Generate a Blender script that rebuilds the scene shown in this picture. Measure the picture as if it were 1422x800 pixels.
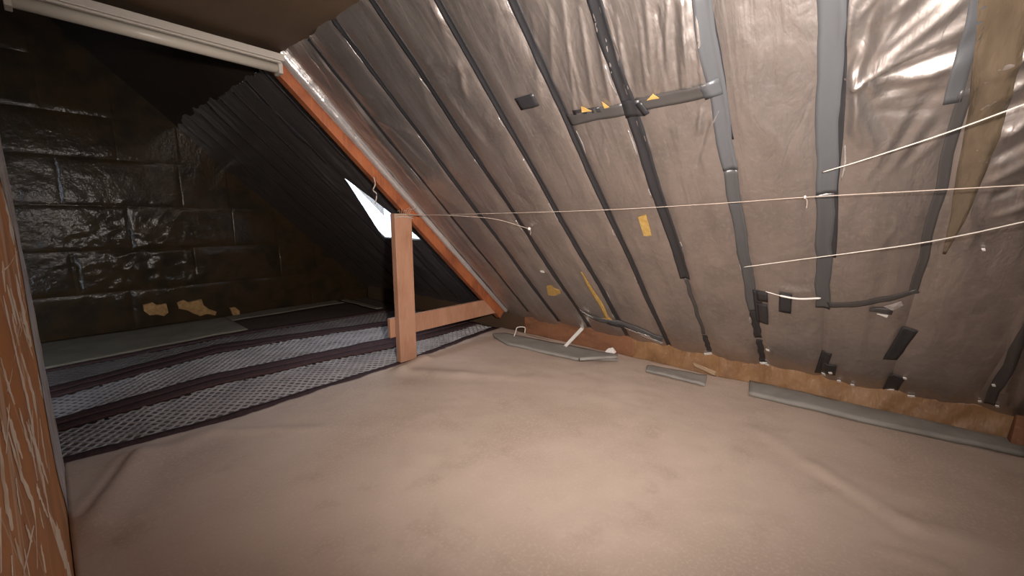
import bpy, bmesh, math, random
import numpy as np
from mathutils import Vector, Matrix

for o in list(bpy.data.objects):
    bpy.data.objects.remove(o, do_unlink=True)
scene = bpy.context.scene
COL = scene.collection

# ------------------------------------------------------------------ camera
F_PX, YAW, PITCH, ROLL = 568.4, 48.847, 9.28, 0.063
CAM_H = 1.5
_y, _p, _r = map(math.radians, (YAW, PITCH, ROLL))
FW = np.array([math.sin(_y)*math.cos(_p), math.cos(_y)*math.cos(_p), -math.sin(_p)])
RT = np.array([math.cos(_y), -math.sin(_y), 0.0])
UP = np.cross(RT, FW)
RT, UP = math.cos(_r)*RT + math.sin(_r)*UP, -math.sin(_r)*RT + math.cos(_r)*UP
CAMP = np.array([0.0, 0.0, CAM_H])
cd = bpy.data.cameras.new('camera'); cam = bpy.data.objects.new('camera', cd); COL.objects.link(cam)
cd.sensor_fit = 'HORIZONTAL'; cd.sensor_width = 36.0; cd.lens = 36.0*F_PX/1422.0
cd.clip_start = 0.02
M = Matrix((( RT[0], UP[0], -FW[0], 0.0), (RT[1], UP[1], -FW[1], 0.0), (RT[2], UP[2], -FW[2], CAM_H), (0, 0, 0, 1)))
cam.matrix_world = M
scene.camera = cam

# ------------------------------------------------------------------ world, exposure
w = bpy.data.worlds.new('overcast_sky'); scene.world = w; w.use_nodes = True
nt = w.node_tree; nt.nodes.clear()
bg = nt.nodes.new('ShaderNodeBackground'); ow = nt.nodes.new('ShaderNodeOutputWorld')
bg.inputs[0].default_value = (0.74, 0.84, 1.0, 1); bg.inputs[1].default_value = 13.0
nt.links.new(bg.outputs[0], ow.inputs[0])
vs = scene.view_settings
vs.view_transform = 'Standard'; vs.look = 'None'; vs.gamma = 1.0; vs.use_curve_mapping = False
vs.exposure = 0.0
# spot for the flash-like light at the viewer, given an added stand lamp
sl = bpy.data.lights.new('viewer_beam', 'SPOT'); sl.energy = 650; sl.color = (1.0, .895, .82); sl.shadow_soft_size = .05
sl.spot_size = math.radians(132); sl.spot_blend = 1.0
slo = bpy.data.objects.new('viewer_beam', sl); COL.objects.link(slo)
LAMP_P = Vector((.22, -.12, 1.68)); LAMP_D = Vector((.80, .60, .055)).normalized()
slo.location = LAMP_P; slo.rotation_euler = LAMP_D.to_track_quat('-Z', 'Y').to_euler()

# ------------------------------------------------------------------ geometry of the place
TH = math.radians(43.6)
XC, ZC = 1.47, 2.82                       # line where slope meets flat ceiling
RD = np.array([math.cos(TH), 0, -math.sin(TH)])       # down the slope
NI = np.array([-math.sin(TH), 0, -math.cos(TH)])      # into the room
C0 = np.array([XC, 0, ZC])
U_EAVE = 3.83
Y_BACK, Y_NEAR = 7.6, -2.4
RAFT = [-2.4, -1.95, -1.52, -1.08, -0.66, -0.22, 0.195, 0.62, 1.07, 1.48, 1.93, 2.40, 2.84, 3.27, 3.70]

def ray(x, y):
    return FW + RT*(x-711)/F_PX + UP*(400-y)/F_PX
def on_floor(x, y, z=0.0):
    d = ray(x, y); t = (z-CAM_H)/d[2]; return CAMP + d*t
def on_roof(x, y, off=0.0):
    d = ray(x, y); P = C0 + NI*off; t = (NI@(P-CAMP))/(NI@d); return CAMP + d*t
def uy(x, y, off=0.0):
    P = on_roof(x, y, off); return float((P-C0)@RD), float(P[1])
def on_y(x, y, yy):
    d = ray(x, y); return CAMP + d*(yy/d[1])
def roof_pt(u, y, off=0.0):
    return C0 + RD*u + NI*off + np.array([0, y, 0])

# ------------------------------------------------------------------ numpy noise
_rs = np.random.RandomState(7); _T = _rs.rand(256, 256)*2-1
def vnoise(x, y):
    x = np.asarray(x, float); y = np.asarray(y, float)
    xi = np.floor(x).astype(int); yi = np.floor(y).astype(int)
    fx = x-xi; fy = y-yi; fx = fx*fx*fx*(fx*(fx*6-15)+10); fy = fy*fy*fy*(fy*(fy*6-15)+10)
    g = lambda a, b: _T[a % 256, b % 256]
    return (g(xi, yi)*(1-fx)+g(xi+1, yi)*fx)*(1-fy)+(g(xi, yi+1)*(1-fx)+g(xi+1, yi+1)*fx)*fy
def fbm(x, y, n=3):
    s = 0; a = 1.0
    for i in range(n):
        s = s + a*vnoise(x*2**i+17.3*i, y*2**i+5.1*i); a *= .5
    return s
def ridge(x, y):
    return (1-np.abs(vnoise(x, y)))**3

# ------------------------------------------------------------------ material helpers
def mat(name, col, rough=.6, metal=0.0, spec=.5, noise=None, bump=None, coat=0.0, coat_rough=.1, emit=None, alpha=None):
    """noise=(scale xyz, detail, colour2, lo, hi); bump=list of (scale xyz, strength, distance)"""
    m = bpy.data.materials.new(name); m.use_nodes = True
    n = m.node_tree; b = n.nodes['Principled BSDF']
    b.inputs['Base Color'].default_value = (*col, 1); b.inputs['Roughness'].default_value = rough
    b.inputs['Metallic'].default_value = metal; b.inputs['Specular IOR Level'].default_value = spec
    b.inputs['Coat Weight'].default_value = coat; b.inputs['Coat Roughness'].default_value = coat_rough
    if emit:
        b.inputs['Emission Color'].default_value = (*emit[0], 1); b.inputs['Emission Strength'].default_value = emit[1]
    tc = n.nodes.new('ShaderNodeTexCoord')
    def ntex(scale, detail=4, rgh=.55, dist=0.0):
        mp = n.nodes.new('ShaderNodeMapping'); mp.inputs['Scale'].default_value = scale
        n.links.new(tc.outputs['Object'], mp.inputs['Vector'])
        t = n.nodes.new('ShaderNodeTexNoise'); t.inputs['Scale'].default_value = 1.0
        t.inputs['Detail'].default_value = detail; t.inputs['Roughness'].default_value = rgh
        t.inputs['Distortion'].default_value = dist
        n.links.new(mp.outputs[0], t.inputs['Vector']); return t
    if noise:
        prev = None
        for (sc, det, c2, lo, hi) in (noise if isinstance(noise, list) else [noise]):
            t = ntex(sc, det)
            r = n.nodes.new('ShaderNodeMapRange'); r.inputs['From Min'].default_value = lo; r.inputs['From Max'].default_value = hi
            n.links.new(t.outputs['Fac'], r.inputs['Value'])
            mx = n.nodes.new('ShaderNodeMix'); mx.data_type = 'RGBA'
            mx.inputs[6].default_value = (*col, 1); mx.inputs[7].default_value = (*c2, 1)
            if prev: n.links.new(prev, mx.inputs[6])
            n.links.new(r.outputs[0], mx.inputs[0]); prev = mx.outputs[2]
        n.links.new(prev, b.inputs['Base Color'])
    if bump:
        prev = None
        for (sc, st, dist) in bump:
            t = ntex(sc, 3)
            bp = n.nodes.new('ShaderNodeBump'); bp.inputs['Strength'].default_value = st; bp.inputs['Distance'].default_value = dist
            n.links.new(t.outputs['Fac'], bp.inputs['Height'])
            if prev: n.links.new(prev, bp.inputs['Normal'])
            prev = bp.outputs[0]
        n.links.new(prev, b.inputs['Normal'])
    return m

MT = {}
def film_mat(name, col, rough, metal, k=1.0):
    m = mat(name, col, rough, metal, .5, noise=[((3, 3, 3), 3, tuple(c*.82 for c in col), .4, .7), ((40, 40, 40), 2, tuple(c*1.12 for c in col), .5, .9)])
    n = m.node_tree; b = n.nodes['Principled BSDF']; tc = n.nodes.new('ShaderNodeTexCoord'); prev = None
    for freq, det, dist, st, dd, rd in (((1.0, 13, 1), 4, .5, .50, .012, 0), ((3.5, 6, 3.5), 3, 1.5, .55, .012, 1), ((14, 24, 14), 3, 1.0, .40, .004, 1), ((2.5, 60, 2.5), 2, 0, .25, .002, 0)):
        mp = n.nodes.new('ShaderNodeMapping'); mp.vector_type = 'TEXTURE'
        mp.inputs['Rotation'].default_value = (0, math.radians(43.6), 0); mp.inputs['Scale'].default_value = tuple(1/q for q in freq)
        n.links.new(tc.outputs['Object'], mp.inputs['Vector'])
        t = n.nodes.new('ShaderNodeTexNoise'); t.inputs['Scale'].default_value = 1; t.inputs['Detail'].default_value = det; t.inputs['Distortion'].default_value = dist
        n.links.new(mp.outputs[0], t.inputs['Vector']); h = t.outputs['Fac']
        if rd:      # creases: ridge of the noise
            q = n.nodes.new('ShaderNodeMath'); q.operation = 'SUBTRACT'; q.inputs[1].default_value = .5
            a = n.nodes.new('ShaderNodeMath'); a.operation = 'ABSOLUTE'; n.links.new(h, q.inputs[0]); n.links.new(q.outputs[0], a.inputs[0]); h = a.outputs[0]
        bp = n.nodes.new('ShaderNodeBump'); bp.inputs['Strength'].default_value = st*k; bp.inputs['Distance'].default_value = dd; n.links.new(h, bp.inputs['Height'])
        if prev: n.links.new(prev, bp.inputs['Normal'])
        prev = bp.outputs[0]
    n.links.new(prev, b.inputs['Normal']); n.links.new(prev, b.inputs['Coat Normal'])
    b.inputs['Coat Weight'].default_value = .7; b.inputs['Coat Roughness'].default_value = .16; return m
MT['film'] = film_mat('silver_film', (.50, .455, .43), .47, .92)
MT['film_far'] = film_mat('far_bay_film', (.20, .185, .185), .38, .7)  # darker than the silver film, on the bays beyond the rafter
MT['film_bright'] = mat('clear_film_edge', (.66, .65, .65), .22, .7, .5, bump=[((12, 30, 12), .5, .01)])
MT['tape'] = mat('black_tape', (.028, .028, .031), .40, 0, .5, bump=[((30, 30, 30), .2, .003)])
MT['tape_grey'] = mat('grey_tape', (.14, .147, .158), .36, .35, .5, bump=[((30, 30, 30), .2, .003)])
MT['tape_grey_shaded'] = mat('shaded_grey_tape', (.105, .106, .11), .38, .3, .5, bump=[((30, 30, 30), .2, .003)])  # lower run of the grey tape, darkened to paint in lamp falloff
MT['tape_dusty'] = mat('worn_tape', (.078, .072, .070), .42, .2, .5, bump=[((30, 30, 30), .2, .003)])
MT['ochre'] = mat('ochre_foam', (.50, .335, .11), .8, noise=((40, 40, 40), 3, (.38, .22, .05), .4, .7))
MT['dark_film'] = mat('dark_film', (.046, .029, .014), .19, 0, .21, noise=((4, 4, 4), 3, (.028, .020, .012), .4, .65),
    bump=[((5, 5, 5), .45, .02), ((28, 28, 28), .45, .006)])
MT['dark_boards'] = mat('dark_boards', (.035, .022, .013), .7, noise=((2, 20, 20), 3, (.02, .014, .009), .4, .7))
MT['kraft'] = mat('kraft_paper', (.30, .165, .075), .55, noise=[((6, 3, 3), 4, (.20, .105, .05), .4, .7), ((30, 30, 30), 3, (.38, .24, .13), .55, .9)],
    bump=[((8, 14, 5), .7, .02), ((20, 50, 20), .5, .006)])
MT['wood_board'] = mat('brown_board_wood', (.235, .105, .052), .7, noise=[((4, 3, 10), 4, (.15, .066, .034), .4, .68), ((25, 25, 25), 3, (.30, .17, .10), .58, .85)], bump=[((8, 6, 40), .3, .004)])
MT['paper_pale'] = mat('pale_card', (.46, .34, .22), .8)
MT['kraft_shaded'] = mat('shaded_paper', (.075, .042, .022), .8)  # far board colour darkened to paint the shade under the eaves
MT['kraft_roof'] = mat('brown_paper_facing', (.155, .118, .08), .32, .2, noise=((4, 14, 4), 3, (.10, .075, .05), .4, .7), bump=[((10, 40, 10), .7, .012)], coat=.8, coat_rough=.15)
MT['wood'] = mat('orange_timber', (.35, .108, .040), .6, noise=[((4, 4, 4), 5, (.21, .060, .024), .42, .64), ((60, 60, 6), 3, (.42, .15, .06), .5, .8)],
    bump=[((50, 50, 8), .25, .003)])
MT['wood_pale'] = mat('pale_timber', (.44, .238, .152), .65, noise=[((5, 5, 2), 4, (.34, .165, .095), .42, .66), ((90, 90, 5), 3, (.52, .30, .20), .55, .8)],
    bump=[((60, 60, 6), .25, .003)])
MT['carpet'] = mat('beige_sheet', (.53, .430, .365), .9, 0, .25, noise=[((.9, .9, 1), 4, (.46, .365, .305), .42, .62), ((3.1, 3.1, 1), 5, (.42, .33, .27), .56, .76), ((60, 60, 60), 3, (.57, .47, .40), .5, .8)],
    bump=[((4, 4, 4), .2, .02), ((160, 160, 160), .25, .002)])
MT['pale_sheet'] = mat('pale_back_sheet', (.22, .19, .14), .9, 0, .2, noise=((3, 3, 3), 4, (.17, .145, .108), .4, .7), bump=[((60, 60, 60), .2, .003)])
MT['felt'] = mat('grey_felt', (.30, .288, .268), .85, 0, .25, noise=((5, 5, 5), 4, (.23, .22, .205), .4, .7), bump=[((120, 120, 120), .25, .002)])
MT['rug_base'] = mat('rug_backing', (.13, .11, .11), .9, 0, .2, noise=((30, 30, 30), 3, (.08, .065, .07), .4, .7))
MT['rug_border'] = mat('rug_border', (.085, .050, .048), .95, 0, .15, noise=((50, 50, 50), 3, (.05, .024, .026), .4, .7), bump=[((140, 140, 140), .5, .004)])
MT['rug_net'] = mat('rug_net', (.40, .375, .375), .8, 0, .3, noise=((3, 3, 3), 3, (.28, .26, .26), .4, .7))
MT['rug_net_shaded'] = mat('rug_net_shaded', (.155, .135, .128), .85, 0, .2, noise=((3, 3, 3), 3, (.11, .095, .09), .4, .7))  # copy of the net colour darkened where the light falls off
MT['rug_dark'] = mat('rug_dark', (.085, .055, .045), .95, 0, .15, noise=((20, 20, 20), 3, (.06, .04, .033), .4, .7))
MT['floor'] = mat('floor_boards', (.10, .07, .05), .9)
MT['white_metal'] = mat('white_enamel', (.46, .43, .385), .4)
MT['diffuser'] = mat('fixture_diffuser', (.50, .47, .41), .35)
MT['lamp_glass'] = mat('lamp_lens', (.9, .88, .8), .3, emit=((1.0, .86, .74), 4.0)); MT['lamp_black'] = mat('lamp_housing', (.03, .03, .03), .5)
MT['string'] = mat('white_string', (.72, .68, .62), .7)
MT['string_dull'] = mat('dull_string', (.50, .42, .36), .8)
MT['white'] = mat('white_scrap', (.75, .73, .70), .5)
MT['reveal'] = mat('white_reveal', (.80, .81, .83), .5)
MT['ceiling'] = mat('brown_board', (.10, .066, .038), .65, noise=((3, 1, 3), 4, (.07, .045, .027), .4, .7), bump=[((20, 20, 20), .2, .004)])
# chimney wrap: brown under a creased film, its creases and highlights painted pale
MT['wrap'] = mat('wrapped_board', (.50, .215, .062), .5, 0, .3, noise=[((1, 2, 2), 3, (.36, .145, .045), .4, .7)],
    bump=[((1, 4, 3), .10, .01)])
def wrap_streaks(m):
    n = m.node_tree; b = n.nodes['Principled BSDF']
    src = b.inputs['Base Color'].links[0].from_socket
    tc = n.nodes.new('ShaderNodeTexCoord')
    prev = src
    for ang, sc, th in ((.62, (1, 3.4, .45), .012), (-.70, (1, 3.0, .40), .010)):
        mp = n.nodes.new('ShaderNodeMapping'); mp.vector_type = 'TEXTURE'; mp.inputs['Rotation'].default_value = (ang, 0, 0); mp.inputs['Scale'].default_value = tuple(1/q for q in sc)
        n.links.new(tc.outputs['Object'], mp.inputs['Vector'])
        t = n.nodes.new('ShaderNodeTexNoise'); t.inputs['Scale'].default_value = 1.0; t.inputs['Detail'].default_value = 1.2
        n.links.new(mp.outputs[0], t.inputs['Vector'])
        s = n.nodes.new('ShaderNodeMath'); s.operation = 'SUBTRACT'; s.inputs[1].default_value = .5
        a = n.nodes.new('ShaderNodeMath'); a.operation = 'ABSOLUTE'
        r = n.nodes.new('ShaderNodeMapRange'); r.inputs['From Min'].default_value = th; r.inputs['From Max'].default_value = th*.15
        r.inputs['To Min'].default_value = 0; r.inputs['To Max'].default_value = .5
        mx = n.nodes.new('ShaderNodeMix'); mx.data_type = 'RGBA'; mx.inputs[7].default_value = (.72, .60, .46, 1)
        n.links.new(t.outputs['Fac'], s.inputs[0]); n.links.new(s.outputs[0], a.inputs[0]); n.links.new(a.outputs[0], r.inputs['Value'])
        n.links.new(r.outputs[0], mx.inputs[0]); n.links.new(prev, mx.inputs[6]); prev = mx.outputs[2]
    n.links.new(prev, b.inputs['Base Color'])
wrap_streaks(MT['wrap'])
MT['crease'] = mat('crease_highlight', (.86, .76, .64), .4, 0, .5, noise=((4, 6, 9), 4, (.62, .42, .24), .5, .68))
MT['film_sheen_pale'] = mat('pale_sheen_film', (.62, .60, .60), .3, .1, .5, noise=((3, 8, 5), 4, (.40, .30, .22), .45, .65), bump=[((8, 20, 8), .6, .012)])
def glass():
    m = bpy.data.materials.new('window_glass'); m.use_nodes = True; n = m.node_tree; n.nodes.clear()
    o = n.nodes.new('ShaderNodeOutputMaterial'); t = n.nodes.new('ShaderNodeBsdfTransparent'); g = n.nodes.new('ShaderNodeBsdfGlossy')
    g.inputs['Roughness'].default_value = .02; t.inputs[0].default_value = (.93, .95, .96, 1)
    mx = n.nodes.new('ShaderNodeMixShader'); mx.inputs[0].default_value = .06
    n.links.new(t.outputs[0], mx.inputs[1]); n.links.new(g.outputs[0], mx.inputs[2]); n.links.new(mx.outputs[0], o.inputs[0]); return m
MT['glass'] = glass()

# ------------------------------------------------------------------ mesh helpers
def new_obj(name, me, m, parent=None, smooth=False):
    o = bpy.data.objects.new(name, me); COL.objects.link(o)
    if m is not None and not me.materials: me.materials.append(MT[m])
    if smooth:
        me.polygons.foreach_set('use_smooth', [True]*len(me.polygons)); me.update()
    if parent: o.parent = parent
    return o
def pyd(name, v, f, m, parent=None, smooth=False):
    me = bpy.data.meshes.new(name)
    me.from_pydata([tuple(map(float, q)) for q in v], [], f); me.update()
    return new_obj(name, me, m, parent, smooth)
def tag(o, label=None, cat=None, group=None, kind=None):
    if label: o['label'] = label
    if cat: o['category'] = cat
    if group: o['group'] = group
    if kind: o['kind'] = kind
    return o
def empty(name, loc):
    o = bpy.data.objects.new(name, None); COL.objects.link(o); o.location = loc; o.empty_display_size = .1
    bpy.context.view_layer.update(); return o
def adopt(child, parent):
    child.parent = parent; child.matrix_parent_inverse = parent.matrix_world.inverted(); return child
def grid(name, fn, nu, nv, m, parent=None, thick=None, keep=None):
    """fn(U,V arrays in 0..1)->(nu+1,nv+1,3); thick = offset vector giving the slab a body"""
    U, V = np.meshgrid(np.linspace(0, 1, nu+1), np.linspace(0, 1, nv+1), indexing='ij')
    P = fn(U, V).reshape(-1, 3)
    idx = lambda i, j: i*(nv+1)+j
    f = [(idx(i, j), idx(i+1, j), idx(i+1, j+1), idx(i, j+1)) for i in range(nu) for j in range(nv)]
    v = P
    if thick is not None:
        n = len(P); v = np.vstack([P, P+np.array(thick)])
        b = [idx(i, 0) for i in range(nu+1)]+[idx(nu, j) for j in range(1, nv+1)]+[idx(i, nv) for i in range(nu-1, -1, -1)]+[idx(0, j) for j in range(nv-1, 0, -1)]
        f += [(b[(k+1) % len(b)], b[k], b[k]+n, b[(k+1) % len(b)]+n) for k in range(len(b))]
        f += [tuple(n+q for q in reversed(x)) for x in f[:nu*nv]]
    return pyd(name, v, f, m, parent, True)
def hexa(name, c, m, parent=None, bevel=0.0):
    """8 corners: bottom ring 4, top ring 4"""
    bm = bmesh.new(); vs_ = [bm.verts.new(tuple(map(float, q))) for q in c]
    for q in ((3, 2, 1, 0), (4, 5, 6, 7), (0, 1, 5, 4), (1, 2, 6, 5), (2, 3, 7, 6), (3, 0, 4, 7)): bm.faces.new([vs_[k] for k in q])
    bmesh.ops.recalc_face_normals(bm, faces=bm.faces)
    if bevel: bmesh.ops.bevel(bm, geom=list(bm.edges), offset=bevel, segments=2, affect='EDGES', profile=.5)
    me = bpy.data.meshes.new(name); bm.to_mesh(me); bm.free()
    return new_obj(name, me, m, parent)
def box(name, lo, hi, m, parent=None, bevel=0.0):
    (a, b, c), (d, e, f) = lo, hi
    return hexa(name, [(a, b, c), (d, b, c), (d, e, c), (a, e, c), (a, b, f), (d, b, f), (d, e, f), (a, e, f)], m, parent, bevel)
def tube(name, pts, r, m, parent=None, seg=6, cap=True):
    pts = [np.array(p, float) for p in pts]; v = []; f = []
    for i, p in enumerate(pts):
        t = pts[min(i+1, len(pts)-1)]-pts[max(i-1, 0)]; t = t/np.linalg.norm(t)
        a = np.cross(t, [0, 0, 1.0]);
        if np.linalg.norm(a) < 1e-3: a = np.cross(t, [1.0, 0, 0])
        a /= np.linalg.norm(a); b = np.cross(t, a); rr = r[i] if isinstance(r, (list, tuple)) else r
        for k in range(seg):
            g = 2*math.pi*k/seg; v.append(p+rr*(math.cos(g)*a+math.sin(g)*b))
    for i in range(len(pts)-1):
        for k in range(seg):
            f.append((i*seg+k, i*seg+(k+1) % seg, (i+1)*seg+(k+1) % seg, (i+1)*seg+k))
    if cap:
        f.append(tuple(range(seg-1, -1, -1))); f.append(tuple((len(pts)-1)*seg+k for k in range(seg)))
    return pyd(name, v, f, m, parent, True)
def bez(pts, n=12):
    """catmull-rom through pts"""
    P = [np.array(p, float) for p in pts]; P = [2*P[0]-P[1]]+P+[2*P[-1]-P[-2]]; out = []
    for i in range(1, len(P)-2):
        for k in range(n):
            t = k/n; a, b, c, d = P[i-1:i+3]
            out.append(.5*((2*b)+(-a+c)*t+(2*a-5*b+4*c-d)*t*t+(-a+3*b-3*c+d)*t**3))
    out.append(P[-2]); return out

# ================================================================== ROOM SHELL
fl = box('floor', (-1.7, Y_NEAR, -.16), (4.6, Y_BACK+.1, -.04), 'floor'); tag(fl, kind='structure')
# flat ceiling over the near half of the attic
ce = box('ceiling', (-.95, Y_NEAR, ZC), (XC+.12, 3.86, ZC+.06), 'ceiling'); tag(ce, kind='structure')
# near wall behind the viewer
wn = hexa('wall_near', [(-.95, Y_NEAR-.1, -.1), (4.6, Y_NEAR-.1, -.1), (4.6, Y_NEAR, -.1), (-.95, Y_NEAR, -.1),
                        (-.95, Y_NEAR-.1, 3.0), (4.6, Y_NEAR-.1, 3.0), (4.6, Y_NEAR, 3.0), (-.95, Y_NEAR, 3.0)], 'dark_boards'); tag(wn, kind='structure')
wl = box('wall_far_left', (-1.7, 3.0, -.1), (-1.6, Y_BACK+.1, 3.2), 'dark_film'); tag(wl, kind='structure')
# upper roof beyond the ceiling: runs on to the ridge, and down on the other side
XR = -.1; ZR = ZC+(XC-XR)*math.tan(TH)
def slab_y(name, prof, y0, y1, t, m):
    (x0, z0), (x1, z1) = prof
    c = [(x0, y0, z0), (x1, y0, z1), (x1, y1, z1), (x0, y1, z0), (x0, y0, z0+t), (x1, y0, z1+t), (x1, y1, z1+t), (x0, y1, z0+t)]
    o = hexa(name, c, m); tag(o, kind='structure'); return o
slab_y('ceiling_upper_slope', ((XR, ZR), (XC+.06, ZC-.057)), 3.80, Y_BACK+.1, .1, 'dark_boards')
slab_y('ceiling_other_slope', ((-1.75, ZR-1.65*math.tan(TH)), (XR, ZR)), 3.0, Y_BACK+.1, .1, 'dark_boards')
# gable closing the opening between ceiling level and ridge above the ceiling edge
gb = hexa('wall_ceiling_edge', [(-1.7, 3.80, ZC), (XC+.1, 3.80, ZC), (XC+.1, 3.86, ZC), (-1.7, 3.86, ZC), (-.6, 3.80, ZR+.05), (XR+.3, 3.80, ZR+.05), (XR+.3, 3.86, ZR+.05), (-.6, 3.86, ZR+.05)], 'dark_boards'); tag(gb, kind='structure')

# ------------------------------------------------------------------ chimney breast on the left, wrapped in film
def wrap_fn(U, V):
    # U runs along: near end -> far corner -> round the corner to the left ; V runs up
    L1, RAD, L2 = 3.58-(-2.4)-.05, .05, .82
    arc = RAD*math.pi/2; tot = L1+arc+L2; s = (U**.62)*tot
    x = np.where(s < L1, -.08, 0.0); y = np.where(s < L1, -2.4+s, 0.0); nx = np.where(s < L1, 1.0, 0.0); ny = np.zeros_like(s)
    a = np.clip((s-L1)/arc, 0, 1)*math.pi/2; c = (s >= L1) & (s < L1+arc)
    x = np.where(c, -.08-RAD+RAD*np.cos(a), x); y = np.where(c, 3.53+RAD*np.sin(a), y); nx = np.where(c, np.cos(a), nx); ny = np.where(c, np.sin(a), ny)
    e = s >= L1+arc; x = np.where(e, -.08-RAD-(s-L1-arc), x); y = np.where(e, 3.58, y); ny = np.where(e, 1.0, ny)
    z = -.02+V*2.85
    d = .010*ridge(s*5+z*1.6, z*.9)+.010*ridge(s*4-z*2.2+9, z*.8+4)+.006*fbm(s*9, z*5)-.012
    d = d*.03
    return np.stack([x+nx*d, y+ny*d, z], -1)
chim = grid('wall_left', wrap_fn, 260, 110, 'wrap'); tag(chim, kind='structure')
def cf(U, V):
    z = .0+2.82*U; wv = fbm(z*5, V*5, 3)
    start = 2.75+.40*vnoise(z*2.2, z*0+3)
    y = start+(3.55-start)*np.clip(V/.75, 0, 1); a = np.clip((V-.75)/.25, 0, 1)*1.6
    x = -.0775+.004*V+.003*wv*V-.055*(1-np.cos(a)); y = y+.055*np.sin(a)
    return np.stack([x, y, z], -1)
grid('film_sheen', cf, 160, 40, 'film_sheen_pale', chim)  # pale strip colours in the window's reflection on the film
# raised creases of the wrapping film, pale colour standing in for their highlights
def on_x(x, y, xx=-.0790):
    d = ray(x, y); t = xx/d[0]; return CAMP+d*t
def crease(pxs, wpx):
    P = [on_x(*q) for q in pxs]
    P = bez(P, 6); n = len(P); v = []; f = []
    for i, p in enumerate(P):
        t = P[min(i+1, n-1)]-P[max(i-1, 0)]; t /= np.linalg.norm(t); side = np.array([0, t[2], -t[1]])
        wv = .5*wpx*(p[1]**2)/(.07*568*2.5)*(math.sin(math.pi*(.06+.88*i/(n-1)))**.6)*(1+.35*math.sin(i*1.7+p[1]*30))
        side = np.array([0, 1.0 if side[1] > 0 else -1.0, 0])
        v += [p-side*wv-np.array([.0007, 0, 0]), p+np.array([.0002, 0, 0]), p+side*wv-np.array([.0007, 0, 0])]
        if i: b = 3*i; f += [(b-3, b, b+1, b-2), (b-2, b+1, b+2, b-1)]
    pyd('film_crease', v, f, 'crease', chim, True)
rndc = random.Random(11)
Z8 = lambda L: [(a/3.335, 560+b/3.335) for a, b in L]
Z3 = lambda L: [(a/2, 400+b/2) for a, b in L]
for k in range(34):
    x0 = rndc.uniform(0, 88); y0 = rndc.uniform(330, 780); L = rndc.uniform(25, 90); sl_ = rndc.choice((.22, .3, .38, .15, -.22))
    if x0+max(0, sl_*L) < 30+.158*(y0-300)-2+6 and x0+sl_*L > 0:
        crease([(x0, y0), (x0+sl_*L*.45, y0+L*.5), (x0+sl_*L, y0+L)], rndc.uniform(1.2, 2.6))
for L, wp in ((Z8([(90, 20), (130, 170), (160, 250)]), 2.4), (Z8([(40, 130), (100, 330), (160, 490), (175, 760)]), 3), (Z8([(2, 200), (30, 420), (62, 580)]), 7), (Z8([(150, 30), (165, 200), (210, 400), (230, 520)]), 3),
              (Z8([(230, 520), (290, 680), (330, 800)]), 4), (Z8([(170, 380), (190, 440)]), 2.4), (Z8([(70, 620), (110, 760)]), 3), (Z8([(190, 650), (215, 780)]), 3), (Z8([(45, 0), (30, 230)]), 3), (Z8([(4, 480), (8, 780)]), 3),
              (Z8([(55, 700), (62, 800)]), 2), (Z8([(120, 560), (150, 640)]), 2), (Z8([(262, 560), (300, 700)]), 3),
              (Z3([(70, 0), (40, 200), (20, 290)]), 3), (Z3([(45, 180), (75, 300), (95, 400)]), 3), (Z3([(20, 330), (60, 500)]), 2.4), (Z3([(60, 180), (100, 330), (110, 480)]), 3), (Z3([(10, 20), (50, 200)]), 2.4), (Z3([(30, 0), (62, 120)]), 2.2),
              ([(27, 344), (14, 367), (2, 378)], 6), ([(4, 362), (8, 405)], 3), ([(2, 250), (14, 300), (20, 340)], 5), ([(1, 215), (6, 260)], 3), ([(22, 380), (34, 440), (44, 480)], 4), ([(10, 395), (24, 450)], 2.5)):
    crease(L, wp)
box('chimney_core', (-.94, Y_NEAR, -.1), (-.14, 3.5, 2.86), 'dark_boards', chim)

# ================================================================== SLOPE: film panels
FOLDS = []      # (u0,y0,u1,y1,width,amp)
def fold(p0, p1, wid, amp):
    FOLDS.append((*uy(*p0), *uy(*p1), wid, amp))
# big diagonal folds gathered at a snag, in the bay right of the grey tape
for p1, wd, am in (((1335, -5), .035, .030), ((1345, 30), .022, .026), ((1338, 62), .020, -.022), ((1330, 90), .030, .022), ((1300, 130), .030, -.012),
                   ((1270, -20), .035, .024), ((1225, -40), .03, -.018)):
    fold((1188, 112), p1, wd, am)
for p0, p1, wd, am in (((1200, 105), (1345, 15), .010, .014), ((1205, 112), (1340, 48), .009, .012), ((1200, 118), (1325, 78), .010, -.010), ((1230, 60), (1300, 0), .012, .012), ((1250, 75), (1335, 20), .010, -.010),
                       ((1215, 30), (1260, -10), .014, .018), ((1195, 20), (1230, -20), .010, .012), ((1260, 105), (1340, 75), .012, .012), ((1225, 135), (1320, 110), .014, .010), ((1215, 150), (1300, 150), .016, -.008),
                       ((1190, 128), (1215, 200), .012, .012), ((1205, 130), (1240, 190), .012, -.008), ((1192, 120), (1185, 180), .010, .014), ((1186, 92), (1200, 60), .012, .016), ((1210, 112), (1218, 122), .012, .02)):
    fold(p0, p1, wd, am)
fold((1185, 95), (1196, 190), .022, .022); fold((1178, 60), (1182, 0), .018, .02); fold((1176, 105), (1212, 118), .02, .022)
for q in range(5):
    fold((1200+18*q, 250-8*q), (1300+4*q, 90+22*q), .02, .006*(-1)**q)
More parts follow.
